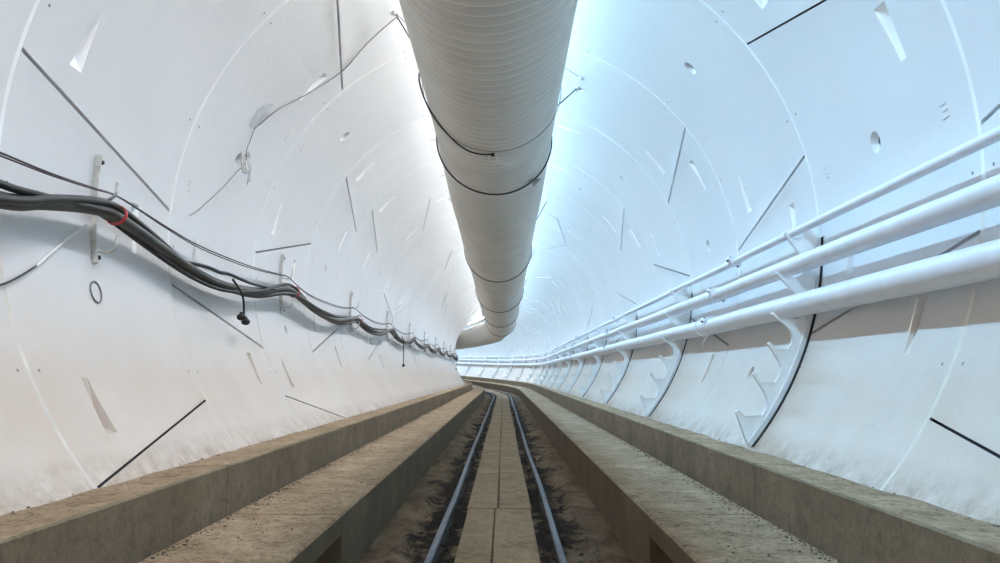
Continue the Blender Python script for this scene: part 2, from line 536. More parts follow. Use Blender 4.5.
# ------------------------------------------------------------------ concrete kerbs and walkway slabs
KERB_R, KERB_L = 1.15, -1.125
BEN_R, BEN_L = .665, -.625
KT, BT = -1.175, -1.372
def wall_u(v, r=R): return math.sqrt(r * r - v * v)
def kerbs():
    L = 4.57
    for side, joint in ((1, 3.53), (-1, 3.45)):
        ku = KERB_R if side > 0 else KERB_L
        word = 'right' if side > 0 else 'left'
        i0 = -2
        n = 0
        while True:
            a = joint + i0 * L; b = a + L
            if a > 62: break
            i0 += 1
            if b < 0: continue
            kt = KT
            prof = [(ku, BT - .06), (ku, kt - .006), (ku + side * .007, kt), (side * (wall_u(kt) - .05), kt - .008), (side * (wall_u(kt - .018) + .004), kt - .018), (side * (wall_u(BT - .06) + .02), BT - .06)]
            bm = bmesh.new()
            st = .12 if a < 14 else .6
            rows = sweep(bm, prof, srange(a + .006, b - .006, st), mat_of=lambda j: 1 if j in (2, 3) else 0)
            if a < 14:
                for r in rows:
                    for q in (2, 3, 4):
                        v = r[q]; v.co.z += noise.noise(v.co * 5) * (.010 if q == 4 else .004)
            o = link_mesh('concrete_kerb', bm, [M['conc'], M['dust']])
            if n < 6: lab = f"{'nearest' if n == 0 else ORD[n]} concrete kerb block from the camera along the foot of the {word} wall"; g = None
            else: lab = f"distant concrete kerb block beyond the first six along the {word} wall"; g = f'distant kerb blocks along the {word} wall'
            tag(o, lab, 'kerb', g)
            n += 1
        # walkway slabs
        bu = BEN_R if side > 0 else BEN_L
        st_end = 3.4
        cuts = [-1.3, st_end] + [st_end + 4.57 * i for i in range(1, 13)]
        for n, (a, b) in enumerate(zip(cuts, cuts[1:])):
            root = empty('walkway_slab', P(a, bu, -1.66), frame(a)[1])
            inv = root.matrix_basis.inverted()
            o_u = ku - side * .042
            bm = bmesh.new()
            prof = [(bu, BT - .085), (bu, BT - .008), (bu + side * .010, BT), (o_u, BT + .003), (o_u, BT - .085)]
            sweep(bm, prof, srange(a + .004, b - .004, .15 if a < 14 else .6), mat_of=lambda j: 1 if j in (1, 2) else 0)
            for v in bm.verts: v.co = inv @ v.co
            t = link_mesh('slab', bm, [M['fascia'], M['dust']], root)
            bm = bmesh.new()
            fu = bu + side * (.11 if n == 0 else -.001)
            prof = [(fu, -1.70), (fu, BT - .08), (fu + side * .12, BT - .08), (fu + side * .12, -1.70)]
            e = b - .004
            sweep(bm, prof, srange(a + .004, e, .5), mat_of=lambda j: 0)
            for v in bm.verts: v.co = inv @ v.co
            f = link_mesh('fascia', bm, [M['fascia']], root)
            if n == 0: lab = f'nearest walkway slab with a recessed support wall, beside the {word} kerb'
            elif n < 6: lab = f'{ORD[n]} dusty concrete walkway slab from the camera between {word} kerb and track'
            else: lab = f'distant walkway slab beyond the first six on the {word} of the track'
            tag(root, lab, 'walkway', f'distant walkway slabs on the {word}' if n >= 6 else None)
kerbs()

# ------------------------------------------------------------------ rails
def rails():
    prof0 = [(-.028, 0), (-.028, .006), (-.006, .014), (-.0045, .040), (-.016, .047), (-.017, .060), (-.011, .065), (.011, .065), (.017, .060), (.016, .047), (.0045, .040), (.006, .014), (.028, .006), (.028, 0)]
    for u0, w in ((-.287, 'left'), (.328, 'right')):
        bm = bmesh.new(); rows = []
        for s in srange(-1.2, 66, .25):
            wob = noise.noise(Vector((s * .25, u0 * .1, 4))) * .012
            rows.append([bm.verts.new(P(s, u0 + wob + a, -1.69 + b)) for a, b in prof0])
        for i in range(len(rows) - 1):
            for j in range(14):
                f = bm.faces.new((rows[i][j], rows[i][(j + 1) % 14], rows[i + 1][(j + 1) % 14], rows[i + 1][j]))
                f.material_index = 0 if j in (4, 5, 6, 7, 8) else 1
        bm.faces.new(rows[0]); bm.faces.new(rows[-1])
        o = link_mesh('rail', bm, [M['steel'], M['rust']])
        tag(o, f'{w} steel track rail with a worn shiny head running into the bend', 'rail')
rails()

def planks():
    L = 3.24; e0 = 5.15 - 2 * L
    i = 0; n = 0
    while True:
        a = e0 + i * L; b = a + L; i += 1
        if a > 58: break
        rnd = random.Random(i)
        seam = {0: .0, 1: .0, 2: .0, 3: .022, 4: .02}.get(i, .02 + rnd.uniform(-.012, .012))
        for (x0, x1, w) in ((-.175 + rnd.uniform(-.005, .005), seam - .003 - rnd.uniform(0, .003), 'left'), (seam + .004, .229 + rnd.uniform(-.006, .006), 'right')):
            bm = bmesh.new()
            sk = rnd.uniform(-.004, .004)
            rows = []
            prof = [(x0, -1.68), (x0, -1.638), (x0 + .004, -1.634), (x1 - .004, -1.634), (x1, -1.638), (x1, -1.68)]
            for s in srange(a + .004, b - .004 - rnd.uniform(0, .008), .2):
                f = (s - a) / L - .5
                rows.append([bm.verts.new(P(s, u + sk * f * 2, v + noise.noise(Vector((s * 1.3, x0 * 3, i))) * .004 * (1 if v > -1.66 else 0))) for u, v in prof])
            for p, q in zip(rows, rows[1:]):
                for j in range(6):
                    bm.faces.new((p[j], p[(j + 1) % 6], q[(j + 1) % 6], q[j]))
            bm.faces.new(rows[0]); bm.faces.new(rows[-1])
            o = link_mesh('timber_plank', bm, [M['wood']])
            if n < 6:
                lab = f'{ORD[n]} {w}-hand timber plank from the camera in the walkboard between the rails'; g = None
            else:
                lab = f'distant {w}-hand timber plank beyond the first six pairs between the rails'; g = f'distant {w}-hand planks between the rails'
            if b > 1: tag(o, lab, 'plank', g)
            else: COL.objects.unlink(o)
        if b > 1: n += 1
planks()

# ------------------------------------------------------------------ ventilation duct
DR = .46; DU = -.017
DTAB = [(0, 1.18), (5.5, 1.18), (8.4, 1.03), (11.4, .965), (17.6, .865), (30, .84)]
def dvc(s): return lerp_tab(DTAB, s)
DUT = [(25.5, DU), (30, -.30), (34, -.72), (39, -1.0), (60, -1.0)]
def duu(s):
    for (a, x), (b, y) in zip(DUT, DUT[1:]):
        if a <= s <= b: return x + (y - x) * (s - a) / (b - a)
    return DU if s < 25.5 else -1.0
def duct():
    root = empty('ventilation_duct', P(0, DU, 1.18 + .46)); inv = root.matrix_basis.inverted()
    secs = [(-4.5, 10.95), (10.95, 20.1), (20.1, 29.5), (29.5, 62)]
    for (a, b) in secs:
        bm = bmesh.new(); rows = []
        s = a; seg = 72; i = 0
        # helical wire ridges every 9 cm as rounded bumps
        pitch = .092
        ss = []
        while s < b:
            fine = s < 13
            if fine:
                ss += [s, s + .034, s + .0425, s + .046, s + .0495, s + .058]
                s += pitch
            else:
                ss += [s, s + .14]; s += .30
        ss.append(b)
        for s in ss:
            ph = ((s - a) / pitch) % 1.0
            ridge = {0: 0}.get(0)
            x = (s - a) % pitch
            bump = .0075 * math.exp(-((x - .046) / .0045) ** 2) if s < 13 else 0.0
            row = []
            for k in range(seg):
                t = 2 * PI * k / seg
                w = noise.noise(Vector((math.cos(t) * 1.2, math.sin(t) * 1.2, s * .35))) * .010
                low = max(0, -math.cos(t))       # ridges press through on the sagging underside
                up = max(0.0, math.cos(t))
                r = DR + w + bump * (.25 + 1.0 * low ** 2)
                row.append(bm.verts.new(inv @ P(s, duu(s) + r * math.sin(t), dvc(s) + r * math.cos(t) + .0)))
            rows.append(row)
        for i2, (p, q) in enumerate(zip(rows, rows[1:])):
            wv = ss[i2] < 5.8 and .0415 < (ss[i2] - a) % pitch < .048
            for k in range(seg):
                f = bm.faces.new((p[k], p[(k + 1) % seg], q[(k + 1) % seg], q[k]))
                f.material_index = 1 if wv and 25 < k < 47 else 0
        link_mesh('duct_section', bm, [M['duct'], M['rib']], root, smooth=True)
    for s in (10.95, 20.1, 29.5):
        bm = bmesh.new(); rows = []
        for ds, dr in ((-.05, .003), (-.045, .012), (.045, .012), (.05, .003)):
            rows.append([bm.verts.new(inv @ P(s + ds, duu(s) + (DR + dr) * math.sin(2 * PI * k / 48), dvc(s + ds) + (DR + dr) * math.cos(2 * PI * k / 48))) for k in range(48)])
        for p, q in zip(rows, rows[1:]):
            for k in range(48): bm.faces.new((p[k], p[(k + 1) % 48], q[(k + 1) % 48], q[k]))
        link_mesh('joint_collar', bm, [M['duct']], root, smooth=True)
    tag(root, 'large grey ribbed ventilation duct hanging under the tunnel crown', 'duct')
duct()

def duct_pt(s, deg, dr): return P(s, duu(s) + (DR + dr) * math.sin(rad(deg)), dvc(s) + (DR + dr) * math.cos(rad(deg)))
def sling(name, s, th, mat, label, a_l=(0, -22.5), a_r=(0, 22.5), slant=0.0, group=None):
    bm = bmesh.new()
    pts = [PC(s + a_l[0], a_l[1], R - .004)]
    for d in range(-62, -299, -6):       # left side, under the duct, up on the right
        dd = d
        f = (-(d) - 62) / 236
        pts.append(duct_pt(s + slant * (f - .5), dd, .012 + th * .6))
    pts.append(PC(s + a_r[0], a_r[1], R - .004))
    tube(bm, pts, th, 6)
    root = empty(name, PC(s, 0, R)); inv = root.matrix_basis.inverted()
    for v in bm.verts: v.co = inv @ v.co
    link_mesh('rope', bm, [mat], root, smooth=True)
    for a in (a_l, a_r):
        bm = bmesh.new(); c = PC(s + a[0], a[1], R)
        nrm = (PC(s + a[0], a[1], R - 1) - c).normalized()
        tube(bm, [inv @ (c + nrm * .001), inv @ (c + nrm * .02)], .022, 8)
        tube(bm, [inv @ (c + nrm * .02), inv @ (c + nrm * .055)], .008, 6)
        link_mesh('eye_bolt', bm, [M['hook']], root)
    tag(root, label, 'sling', group); return root, inv
sling('duct_sling', 5.2, .0028, M['wirel'], 'thin grey wire sling under the duct, nearest to the camera', (0, -22.2), (1.2, 22.7), .2)
bm_r, inv_ = sling('duct_sling', 6.35, .0065, M['strapd'], 'black strap sling around the duct with a wire knot on its right', (.1, -14), (.28, 22.7), .1)
bm = bmesh.new()
kp = duct_pt(6.35, -218, .02)
for q in range(5):
    tube(bm, [inv_ @ (kp + Vector((-.02 + .012 * q, -.02, 0))), inv_ @ (kp + Vector((.0 + .006 * q, .015 * (q - 2), .03 - .012 * q))), inv_ @ (kp + Vector((.035 + .012 * q, .02 - .01 * q, .03)))], .0035, 5)
link_mesh('knot', bm, [M['wirel']], bm_r)
for i, s in enumerate((10.95, 15.5, 20.1, 24.7)):
    sling('duct_sling', s + .08, .006, M['strapd'], f'{ORD[i + 2]} dark sling around the duct counting from the camera', (0, -22.5), (0, 22.5), .05)

# buckle clip under the duct
def clip():
    c = duct_pt(5.27, 180, .016)
    root = empty('duct_clip', c)
    bm = bmesh.new()
    for a, b in (((-.028, .0, 0), (-.028, .16, -.002)), ((.028, .0, 0), (.028, .16, -.002)), ((-.028, 0, 0), (.028, 0, 0)), ((-.028, .16, -.002), (.028, .16, -.002))):
        tube(bm, [a, b], .004, 6)
    link_mesh('wire_frame', bm, [M['bracket']], root)
    bm = bmesh.new(); tube(bm, [(.02, .16, -.002), (.07, .26, 0), (.15, .31, .012)], .005, 6); link_mesh('tail', bm, [M['bracket']], root)
    bm = bmesh.new(); tube(bm, [(-.01, .16, -.002), (0, .26, 0), (.012, .37, .0)], .004, 6); link_mesh('tail', bm, [M['bracket']], root)
    bm = bmesh.new(); bmesh.ops.create_uvsphere(bm, u_segments=10, v_segments=6, radius=.014); link_mesh('knob', bm, [M['strapd']], root, smooth=True)
    tag(root, 'small white wire clip with loose tails under the duct', 'clip')
clip()
# black cord looping from the left of the duct to the clip
bm = bmesh.new()
ctrl = [PC(5.19, -22.2, R - .03), duct_pt(4.95, 280, .02), duct_pt(4.95, 262, .02), duct_pt(4.98, 240, .02), duct_pt(5.12, 218, .022), duct_pt(5.25, 202, .022), duct_pt(5.27, 190, .02), duct_pt(5.25, 180, .02)]
tube(bm, [Vector(p) for p in smooth_pts([tuple(c) for c in ctrl], 5)], .0055, 6)
o = link_mesh('looped_cord', bm, [M['cable2']], smooth=True)
tag(o, 'black cord looping under the duct from its left side to the wire clip', 'cord')

# ------------------------------------------------------------------ light strips on the crown above the duct
def strip(deg, mat, label):
    root = empty('light_strip', PC(0, deg, R))
    inv = root.matrix_basis.inverted()
    bm = bmesh.new(); rows = []
    ss = srange(-6, 62, 1.0)
    for s in ss:
        rows.append([bm.verts.new(inv @ PC(s, deg + a, r)) for a, r in (((-1.3, R - .001), (-1.3, R - .064), (-1.0, R - .064), (-1.0, R - .050), (1.0, R - .018), (1.0, R - .024), (1.3, R - .024), (1.3, R - .001)) if deg > 0 else ((-1.3, R - .001), (-1.3, R - .024), (-1.0, R - .024), (-1.0, R - .018), (1.0, R - .050), (1.0, R - .064), (1.3, R - .064), (1.3, R - .001)))])
    for p, q in zip(rows, rows[1:]):
        for k in range(8): bm.faces.new((p[k], p[(k + 1) % 8], q[(k + 1) % 8], q[k]))
    link_mesh('housing', bm, [M['bracket']], root)
    bm = bmesh.new(); rows = []
    for s in ss:
        rows.append([bm.verts.new(inv @ PC(s, deg + a, r)) for a, r in ((-.9, R - (.051 if deg > 0 else .022)), (.9, R - (.022 if deg > 0 else .051)))])
    for p, q in zip(rows, rows[1:]):
        for k in range(1): bm.faces.new((p[k], p[k + 1], q[k + 1], q[k]))
    link_mesh('diffuser', bm, [mat], root)
    tag(root, label, 'light')
strip(11.5, M['led_r'], 'cool white light strip on the crown to the right above the duct')
strip(-13.5, M['led_l'], 'white light strip on the crown to the left above the duct')

# ------------------------------------------------------------------ pipes on the right wall
PIPES = [(1.738, .025, .0233, 'thin', 'top'), (1.695, -.182, .0493, 'medium', 'middle'), (1.68, -.411, .0630, 'thick', 'lowest')]
BR = [S0 + W * (1 + 2 * i) for i in range(-2, 18)]
def pipes():
    for (u, v, r, size, pos) in PIPES:
        root = empty('wall_pipe', P(-1, u, v)); inv = root.matrix_basis.inverted()
        bm = bmesh.new()
        pts = []
        for s in srange(-1.5, 64, .38):
            sag = (-.006 * math.sin(PI * ((s - BR[0]) % (2 * W)) / (2 * W)) if s > 5.5 else 0)
            side = noise.noise(Vector((s * .3, v * 5, 0))) * .010 * min(1, max(0, (s - 5) / 6))
            pts.append(inv @ P(s, u + side, v + sag))
        tube(bm, pts, r, 28)
        link_mesh('pipe', bm, [M['pipe']], root, smooth=True, angle=60)
        sc = {'top': 5.72, 'middle': 6.05, 'lowest': 6.15}[pos]
        for i in range(8):
            s = sc + i * 6.1
            bm = bmesh.new()
            tube(bm, [inv @ P(s + x, u, v) for x in (-.03, -.028, .028, .03)], r + .009, 20, rfun=lambda j, r=r: r + (.002 if j in (0, 3) else .009))
            box(bm, (-.012, -.03, 0), (.012, .03, r + .03), M4=Matrix.Translation(inv @ P(s, u - .0, v)) @ Matrix.Rotation(rad(-60), 4, 'Y'))
            box(bm, (-.012, -.03, 0), (.012, .03, r + .03), M4=Matrix.Translation(inv @ P(s, u - .0, v)) @ Matrix.Rotation(rad(120), 4, 'Y'))
            cpl = link_mesh('coupling', bm, [M['pipe']], root, smooth=True, angle=35)
            for sx in (-60, 120):
                bm = bmesh.new()
                m4 = Matrix.Translation(inv @ P(s, u, v)) @ Matrix.Rotation(rad(sx), 4, 'Y')
                tube(bm, [m4 @ Vector((-.022, 0, r + .018)), m4 @ Vector((.022, 0, r + .018))], .007, 6)
                link_mesh('coupling_bolt', bm, [M['strapd']], cpl)
        tag(root, f'{size} white painted pipe, {pos} of the three on the right wall', 'pipe')
pipes()

def bracket():
    """toothed plate standing in the cross-section plane; origin at its foot"""
    ou, ov = 1.39, KT
    root = empty('pipe_bracket', P(BR[2], ou, ov))
    def wp(deg, r): return (r * math.sin(rad(deg)), r * math.cos(rad(deg)))
    pts = []      # outline from the foot up along the teeth, then back down the wall
    pts += [(1.385, -1.172)]
    def tooth(tx, ty, sx, sy, ex):     # tip, inner shelf corner, shelf outer end at the plate
        return [(tx - .006, ty - .004), (tx, ty + .006), (tx + .010, ty + .004), (sx, sy), (ex, sy)]
    pts += tooth(1.333, -.990, 1.366, -1.012, 1.470)
    pts += [(1.494, -.965), (1.500, -.925), (1.487, -.885)]
    pts += tooth(1.432, -.785, 1.462, -.832, 1.548)
    pts += [(1.575, -.79), (1.583, -.75), (1.573, -.715)]
    pts += tooth(1.522, -.618, 1.556, -.650, 1.622)
    pts += [(1.648, -.62), (1.654, -.585), (1.640, -.545), (1.61, -.512)]
    pts += tooth(1.548, -.452, 1.590, -.486, 1.690)
    pts += [(1.714, -.47), (1.712, -.42), (1.70, -.36), (1.665, -.325)]
    pts += tooth(1.583, -.226, 1.616, -.249, 1.692)
    pts += [(1.725, -.235), (1.73, -.19), (1.728, -.15), (1.712, -.118)]
    pts += tooth(1.638, .000, 1.662, -.028, 1.712)
    pts += [(1.735, -.02), (1.742, .03)]
    pts += [wp(88.6, R - .012)]
    for d in range(90, 131, 3): pts.append(wp(d, R - .012))
    pts.append(wp(130.0, R - .012))
    bm = bmesh.new()
    T = .006
    # thin web plus a folded flange along the toothed edge
    fr = [bm.verts.new((u - ou, -T, v - ov)) for u, v in pts]
    bk = [bm.verts.new((u - ou, T, v - ov)) for u, v in pts]
    n = len(pts)
    for i in range(n):
        bm.faces.new((fr[i], fr[(i + 1) % n], bk[(i + 1) % n], bk[i]))
    fa = bm.faces.new(fr); fb = bm.faces.new(bk[::-1]); fa.normal_update(); fb.normal_update()
    bmesh.ops.triangulate(bm, faces=[fa, fb])
    link_mesh('toothed_plate', bm, [M['bracket']], root)
    # flange strip: follows the toothed edge, 22 mm wide
    bm = bmesh.new(); m = 0
    edge = pts[:n - 17]
    w = .013
    a = [bm.verts.new((u - ou - .0005, -w, v - ov)) for u, v in edge]; b = [bm.verts.new((u - ou - .0005, w, v - ov)) for u, v in edge]
    c = []; d = []
    for i, (u, v) in enumerate(edge):
        p = Vector(edge[max(i - 1, 0)]); q = Vector(edge[min(i + 1, len(edge) - 1)]); t = (q - p).normalized(); nn = Vector((t.y, -t.x)) * .004
        c.append(bm.verts.new((u + nn.x - ou, -w, v + nn.y - ov))); d.append(bm.verts.new((u + nn.x - ou, w, v + nn.y - ov)))
    for i in range(len(edge) - 1):
        for x, y in ((a, b), (b, d), (d, c), (c, a)):
            bm.faces.new((x[i], x[i + 1], y[i + 1], y[i]))
    bm.faces.new((a[0], b[0], d[0], c[0])); bm.faces.new((a[-1], b[-1], d[-1], c[-1]))
    link_mesh('edge_flange', bm, [M['bracket']], root)
    # back rail against the wall and the black gasket beside it
    for name, y0, y1, r0, r1, mt, d0 in (('back_rail', -.030, -.008, R - .030, R - .002, 'bracket', 88.6), ('gasket', -.058, -.034, R - .006, R - .001, 'gasket', 91)):
        bm = bmesh.new(); rows = []
        for i in range(30):
            dg = d0 + (130.1 - d0) * i / 29
            rows.append([bm.verts.new((wp(dg, r)[0] - ou, y, wp(dg, r)[1] - ov)) for y, r in ((y0, r0), (y1, r0), (y1, r1), (y0, r1))])
        for p, q in zip(rows, rows[1:]):
            for k in range(4): bm.faces.new((p[k], p[(k + 1) % 4], q[(k + 1) % 4], q[k]))
        bm.faces.new(rows[0]); bm.faces.new(rows[-1])
        link_mesh(name, bm, [M[mt]], root)
    return root
b0 = bracket(); n = 0
used = False
for i, s in enumerate(BR):
    if s < .5 or s > 55: continue
    if s < 4: continue
    o = b0 if not used else copy_tree(b0); used = True
    p, a = frame(s)
    o.location = P(s, 1.39, KT); o.rotation_euler = (0, 0, a)
    if n < 9: lab = f'{ORD[n]} white toothed pipe bracket from the camera on the right wall'; g = 'white pipe brackets up the right wall'
    else: lab = 'distant white pipe bracket beyond the ninth on the right wall'; g = 'distant pipe brackets'
    tag(o, lab, 'bracket', g); n += 1

# dark drill rod / bar behind the lowest pipe is the ring joint itself; a loose wire is tied round the lowest pipe
bm = bmesh.new()
cp = P(6.22, 1.64, -.42)
pts = [cp + Vector((.072 * math.cos(t), .02 * math.sin(t * .5), .072 * math.sin(t))) for t in [i * PI / 8 for i in range(17)]]
pts = [pts[0] + Vector((.02, .01, .06))] + pts + [cp + Vector((-.02, .02, -.13)), cp + Vector((-.01, .02, -.19))]
tube(bm, pts, .004, 6)
o = link_mesh('tie_wire', bm, [M['bracket']], smooth=True); tag(o, 'white tie wire wrapped around the lowest pipe with its end hanging down', 'wire')

# ------------------------------------------------------------------ left wall: hooks, cables, wires
HK = [3.55 + 3.045 * i for i in range(-1, 18)]
def hook_rail():
    ou, ov = -1.80, -.285
    root = empty('cable_hook', P(3.55, ou, ov))
    def L(r, d): return Vector((r * math.sin(rad(d)) - ou, 0, r * math.cos(rad(d)) - ov))
    bm = bmesh.new(); rows = []
    for i in range(13):
        d = -83.2 - 15.8 * i / 12
        rows.append([bm.verts.new(L(r, d) + Vector((0, y, 0))) for y, r in ((-.018, R - .002), (-.018, R - .028), (-.010, R - .028), (-.010, R - .010), (.018, R - .010), (.018, R - .002))])
    for p, q in zip(rows, rows[1:]):
        for k in range(6): bm.faces.new((p[k], p[(k + 1) % 6], q[(k + 1) % 6], q[k]))
    bm.faces.new(rows[0]); bm.faces.new(rows[-1])
    link_mesh('strap', bm, [M['hook']], root)
    for v0 in (.020, -.225):
        ub = -math.sqrt((R - .01) ** 2 - v0 * v0)
        pts = []
        for t in [0, .3, .6, .8, 1.0]:
            pts.append(Vector((ub + .055 * t - ou, 0, v0 - .012 * t - ov)))
        for t in range(1, 8):
            a = -PI / 2 + t * PI / 2 / 6
            pts.append(Vector((ub + .055 + .045 * math.cos(a) - ou, 0, v0 - .012 + .045 + .045 * math.sin(a) - ov)))
        pts.append(pts[-1] + Vector((.004, 0, .022)))
        bm = bmesh.new(); tube(bm, pts, .0055, 8, flat=2.4)
        link_mesh('j_hook', bm, [M['hook']], root, smooth=True, angle=60)
    for d in (-84.2, -98.3):
        bm = bmesh.new(); c = L(R - .010, d); e = L(R - .032, d)
        tube(bm, [c, e], .010, 6)
        link_mesh('bolt', bm, [M['rust']], root)
    return root
h0 = hook_rail(); used = False; n = 0
for s in HK:
    if s < 2 or s > 50: continue
    o = h0 if not used else copy_tree(h0); used = True
    o.location = P(s, -1.80, -.285); o.rotation_euler = (0, 0, frame(s)[1])
    if n < 8: lab = f'{ORD[n]} slim steel cable hook bar from the camera on the left wall'; g = 'cable hook bars on the left wall'
    else: lab = 'distant cable hook bar beyond the eighth on the left wall'; g = 'distant cable hook bars'
    tag(o, lab, 'hook', g); n += 1

CT = [(-1.5, -96.5), (0.6, -92.8), (2.0, -97.2), (2.73, -95.9), (3.0, -94.2), (3.34, -92.4), (3.56, -92.1), (3.9, -93.6), (4.43, -96.3), (4.81, -97.5), (5.18, -97.4), (5.73, -96.2), (6.3, -93.5), (6.62, -93.1), (7.0, -94.4), (7.54, -96.6), (8.3, -97.5), (9.14, -95.3), (9.6, -94.0), (10.0, -95.0), (10.67, -96.6), (11.5, -96.4), (12.3, -94.2), (12.7, -93.8), (13.2, -95.6), (14.2, -97.3), (15.2, -95.5), (15.75, -93.6)]
s = 15.75
while s < 46:
    CT += [(s + .5, -95.4), (s + 1.4, -97.4), (s + 2.4, -95.7), (s + 3.045, -93.6)]; s += 3.045
CP = smooth_pts(CT, 5)
def cable(name, r, mat, label, dr, dd, ph, s_min=-2, s_max=60, seg=10):
    bm = bmesh.new(); pts = []
    for (s, d) in CP:
        if s < s_min or s > s_max: continue
        tw = s * 1.35 + ph
        pts.append(PC(s, d + dd * math.sin(tw), 1.735 - dr * math.cos(tw)))
    tube(bm, pts, r, seg)
    o = link_mesh(name, bm, [mat], smooth=True); tag(o, label, 'cable')
cable('power_cable', .0285, M['cable'], 'thick grey-black power cable draped along the left wall', 0.0, 0, 0, seg=16)
cable('power_cable', .017, M['cable2'], 'black cable of middle thickness twisted around the thick power cable', .037, 1.35, 2.6)
cable('power_cable', .011, M['cable2'], 'thinnest black cable lying along the thick power cable', .030, 1.5, 4.9)
# upper loop of a black cable that peels away from the bundle
bm = bmesh.new()
tube(bm, [PC(s, d, r) for s, d, r in smooth_pts([(1.2, -92.6, 1.74), (2.2, -93.0, 1.75), (2.75, -93.6, 1.75), (3.0, -93.4, 1.73), (3.3, -92.7, 1.71), (3.5, -92.3, 1.70)], 5)], .016, 10)
o = link_mesh('power_cable', bm, [M['cable2']], smooth=True); tag(o, 'short black cable joining the bundle from above at the left edge', 'cable')
bm = bmesh.new()
tube(bm, [PC(s, d, r) for s, d, r in smooth_pts([(4.30, -95.6, 1.735), (4.6, -95.4, 1.70), (4.8, -95.7, 1.69), (5.0, -95.2, 1.70), (5.4, -95.5, 1.70), (5.9, -94.9, 1.71), (6.1, -94.7, 1.715)], 5)], .011, 8)
o = link_mesh('power_cable', bm, [M['cable2']], smooth=True); tag(o, 'slack black cable arching above the bundle beside the hanging connectors', 'cable')

# signal wires in the upper hooks
WT = [(-1, -91), (0.5, -89), (2.0, -90.2), (2.77, -89.7), (3.1, -89.5), (3.43, -88.9), (3.6, -88.5), (3.8, -88.8), (4.2, -89.9), (4.7, -90.8), (5.6, -90.6), (6.34, -89.5), (6.62, -89.1), (7.0, -90.6), (7.5, -91.7), (8.6, -91.6), (9.3, -90.4), (9.62, -89.6)]
s = 9.62
while s < 46:
    WT += [(s + .6, -91.0), (s + 1.5, -91.8), (s + 2.4, -91.0), (s + 3.045, -89.5)]; s += 3.045
WP = smooth_pts(WT, 5)
for i, (dd, dr, lab) in enumerate(((0, 0, 'upper thin dark signal wire hung along the left wall'), (.42, .006, 'lower thin dark signal wire hung along the left wall'))):
    bm = bmesh.new()
    pts = []
    for (s, d) in WP:
        spread = abs(math.sin(PI * (s - .5) / 3.05))
        pts.append(PC(s, d - dd * spread - .12 * i, 1.765 - dr))
    tube(bm, pts, .0045 if i == 0 else .0038, 6)
    o = link_mesh('signal_wire', bm, [M['wire']], smooth=True); tag(o, lab, 'wire')

# red ties
def cable_at(s0):
    best = min(CP, key=lambda c: abs(c[0] - s0)); return best
for i, s in enumerate((3.56, 6.66, 9.68)):
    sc_, d = cable_at(s)
    c = PC(s, d, 1.722)
    bm = bmesh.new()
    tan = (PC(s + .05, cable_at(s + .08)[1], 1.722) - PC(s - .05, cable_at(s - .08)[1], 1.722)).normalized()
    tan = Vector((tan.x, tan.y, tan.z - .25)).normalized()
    ref = Vector((0, 0, 1)); n1 = (ref - tan * ref.dot(tan)).normalized(); n2 = tan.cross(n1)
    rows = []
    for k in range(20):
        t = 2 * PI * k / 20; dv = n1 * math.cos(t) + n2 * math.sin(t)
        rows.append([bm.verts.new(c + dv * r + tan * y) for y, r in ((-.009, .044), (.009, .044), (.009, .049), (-.009, .049))])
    for k in range(20):
        p, q = rows[k], rows[(k + 1) % 20]
        for j in range(4): bm.faces.new((p[j], p[(j + 1) % 4], q[(j + 1) % 4], q[j]))
    o = link_mesh('cable_tie', bm, [M['tie']], smooth=True, angle=40)
    tag(o, f'{ORD[i]} red tie from the camera wound round the cable bundle at a hook bar', 'tie')

# hanging connectors
def connector(s, d, label, single=False, length=.17):
    a = PC(s - .12, d + .6, 1.685); root = empty('cable_connector', a)
    pts = [Vector((0, 0, 0)), PC(s - .04, d - .8, 1.68) - a, PC(s + .05, d - 3.0, 1.685) - a]
    e = pts[-1] + Vector((.0, .03, -length + .04)); pts.append(e)
    bm = bmesh.new(); tube(bm, [Vector(p) for p in smooth_pts([tuple(p) for p in pts], 6)], .0075, 8)
    link_mesh('lead', bm, [M['cable2']], root, smooth=True)
    for off in ([(0, 0, 0)] if single else [(.0, .035, -.012), (.0, -.055, .012)]):
        bm = bmesh.new(); p = e + Vector(off)
        prof = [(0, .03), (.010, .026), (.013, .014), (.026, .006), (.029, -.006), (.026, -.02), (.014, -.028), (0, -.03)]
        rows = []
        for (r, z) in prof:
            rows.append([bm.verts.new(p + Vector((max(r, .0005) * math.cos(2 * PI * k / 14), max(r, .0005) * math.sin(2 * PI * k / 14), z))) for k in range(14)])
        for x, y in zip(rows, rows[1:]):
            for k in range(14): bm.faces.new((x[k], x[(k + 1) % 14], y[(k + 1) % 14], y[k]))
        link_mesh('plug', bm, [M['cable2']], root, smooth=True, angle=50)
    tag(root, label, 'connector')
connector(5.13, -97.0, 'pair of round black plugs dangling from the cable bundle')
connector(13.6, -95.8, 'black plug on a long lead hanging farther down the cable bundle', True, .42)
connector(29.0, -95.8, 'smallest black plug lead, far away near the bend', True, .40)

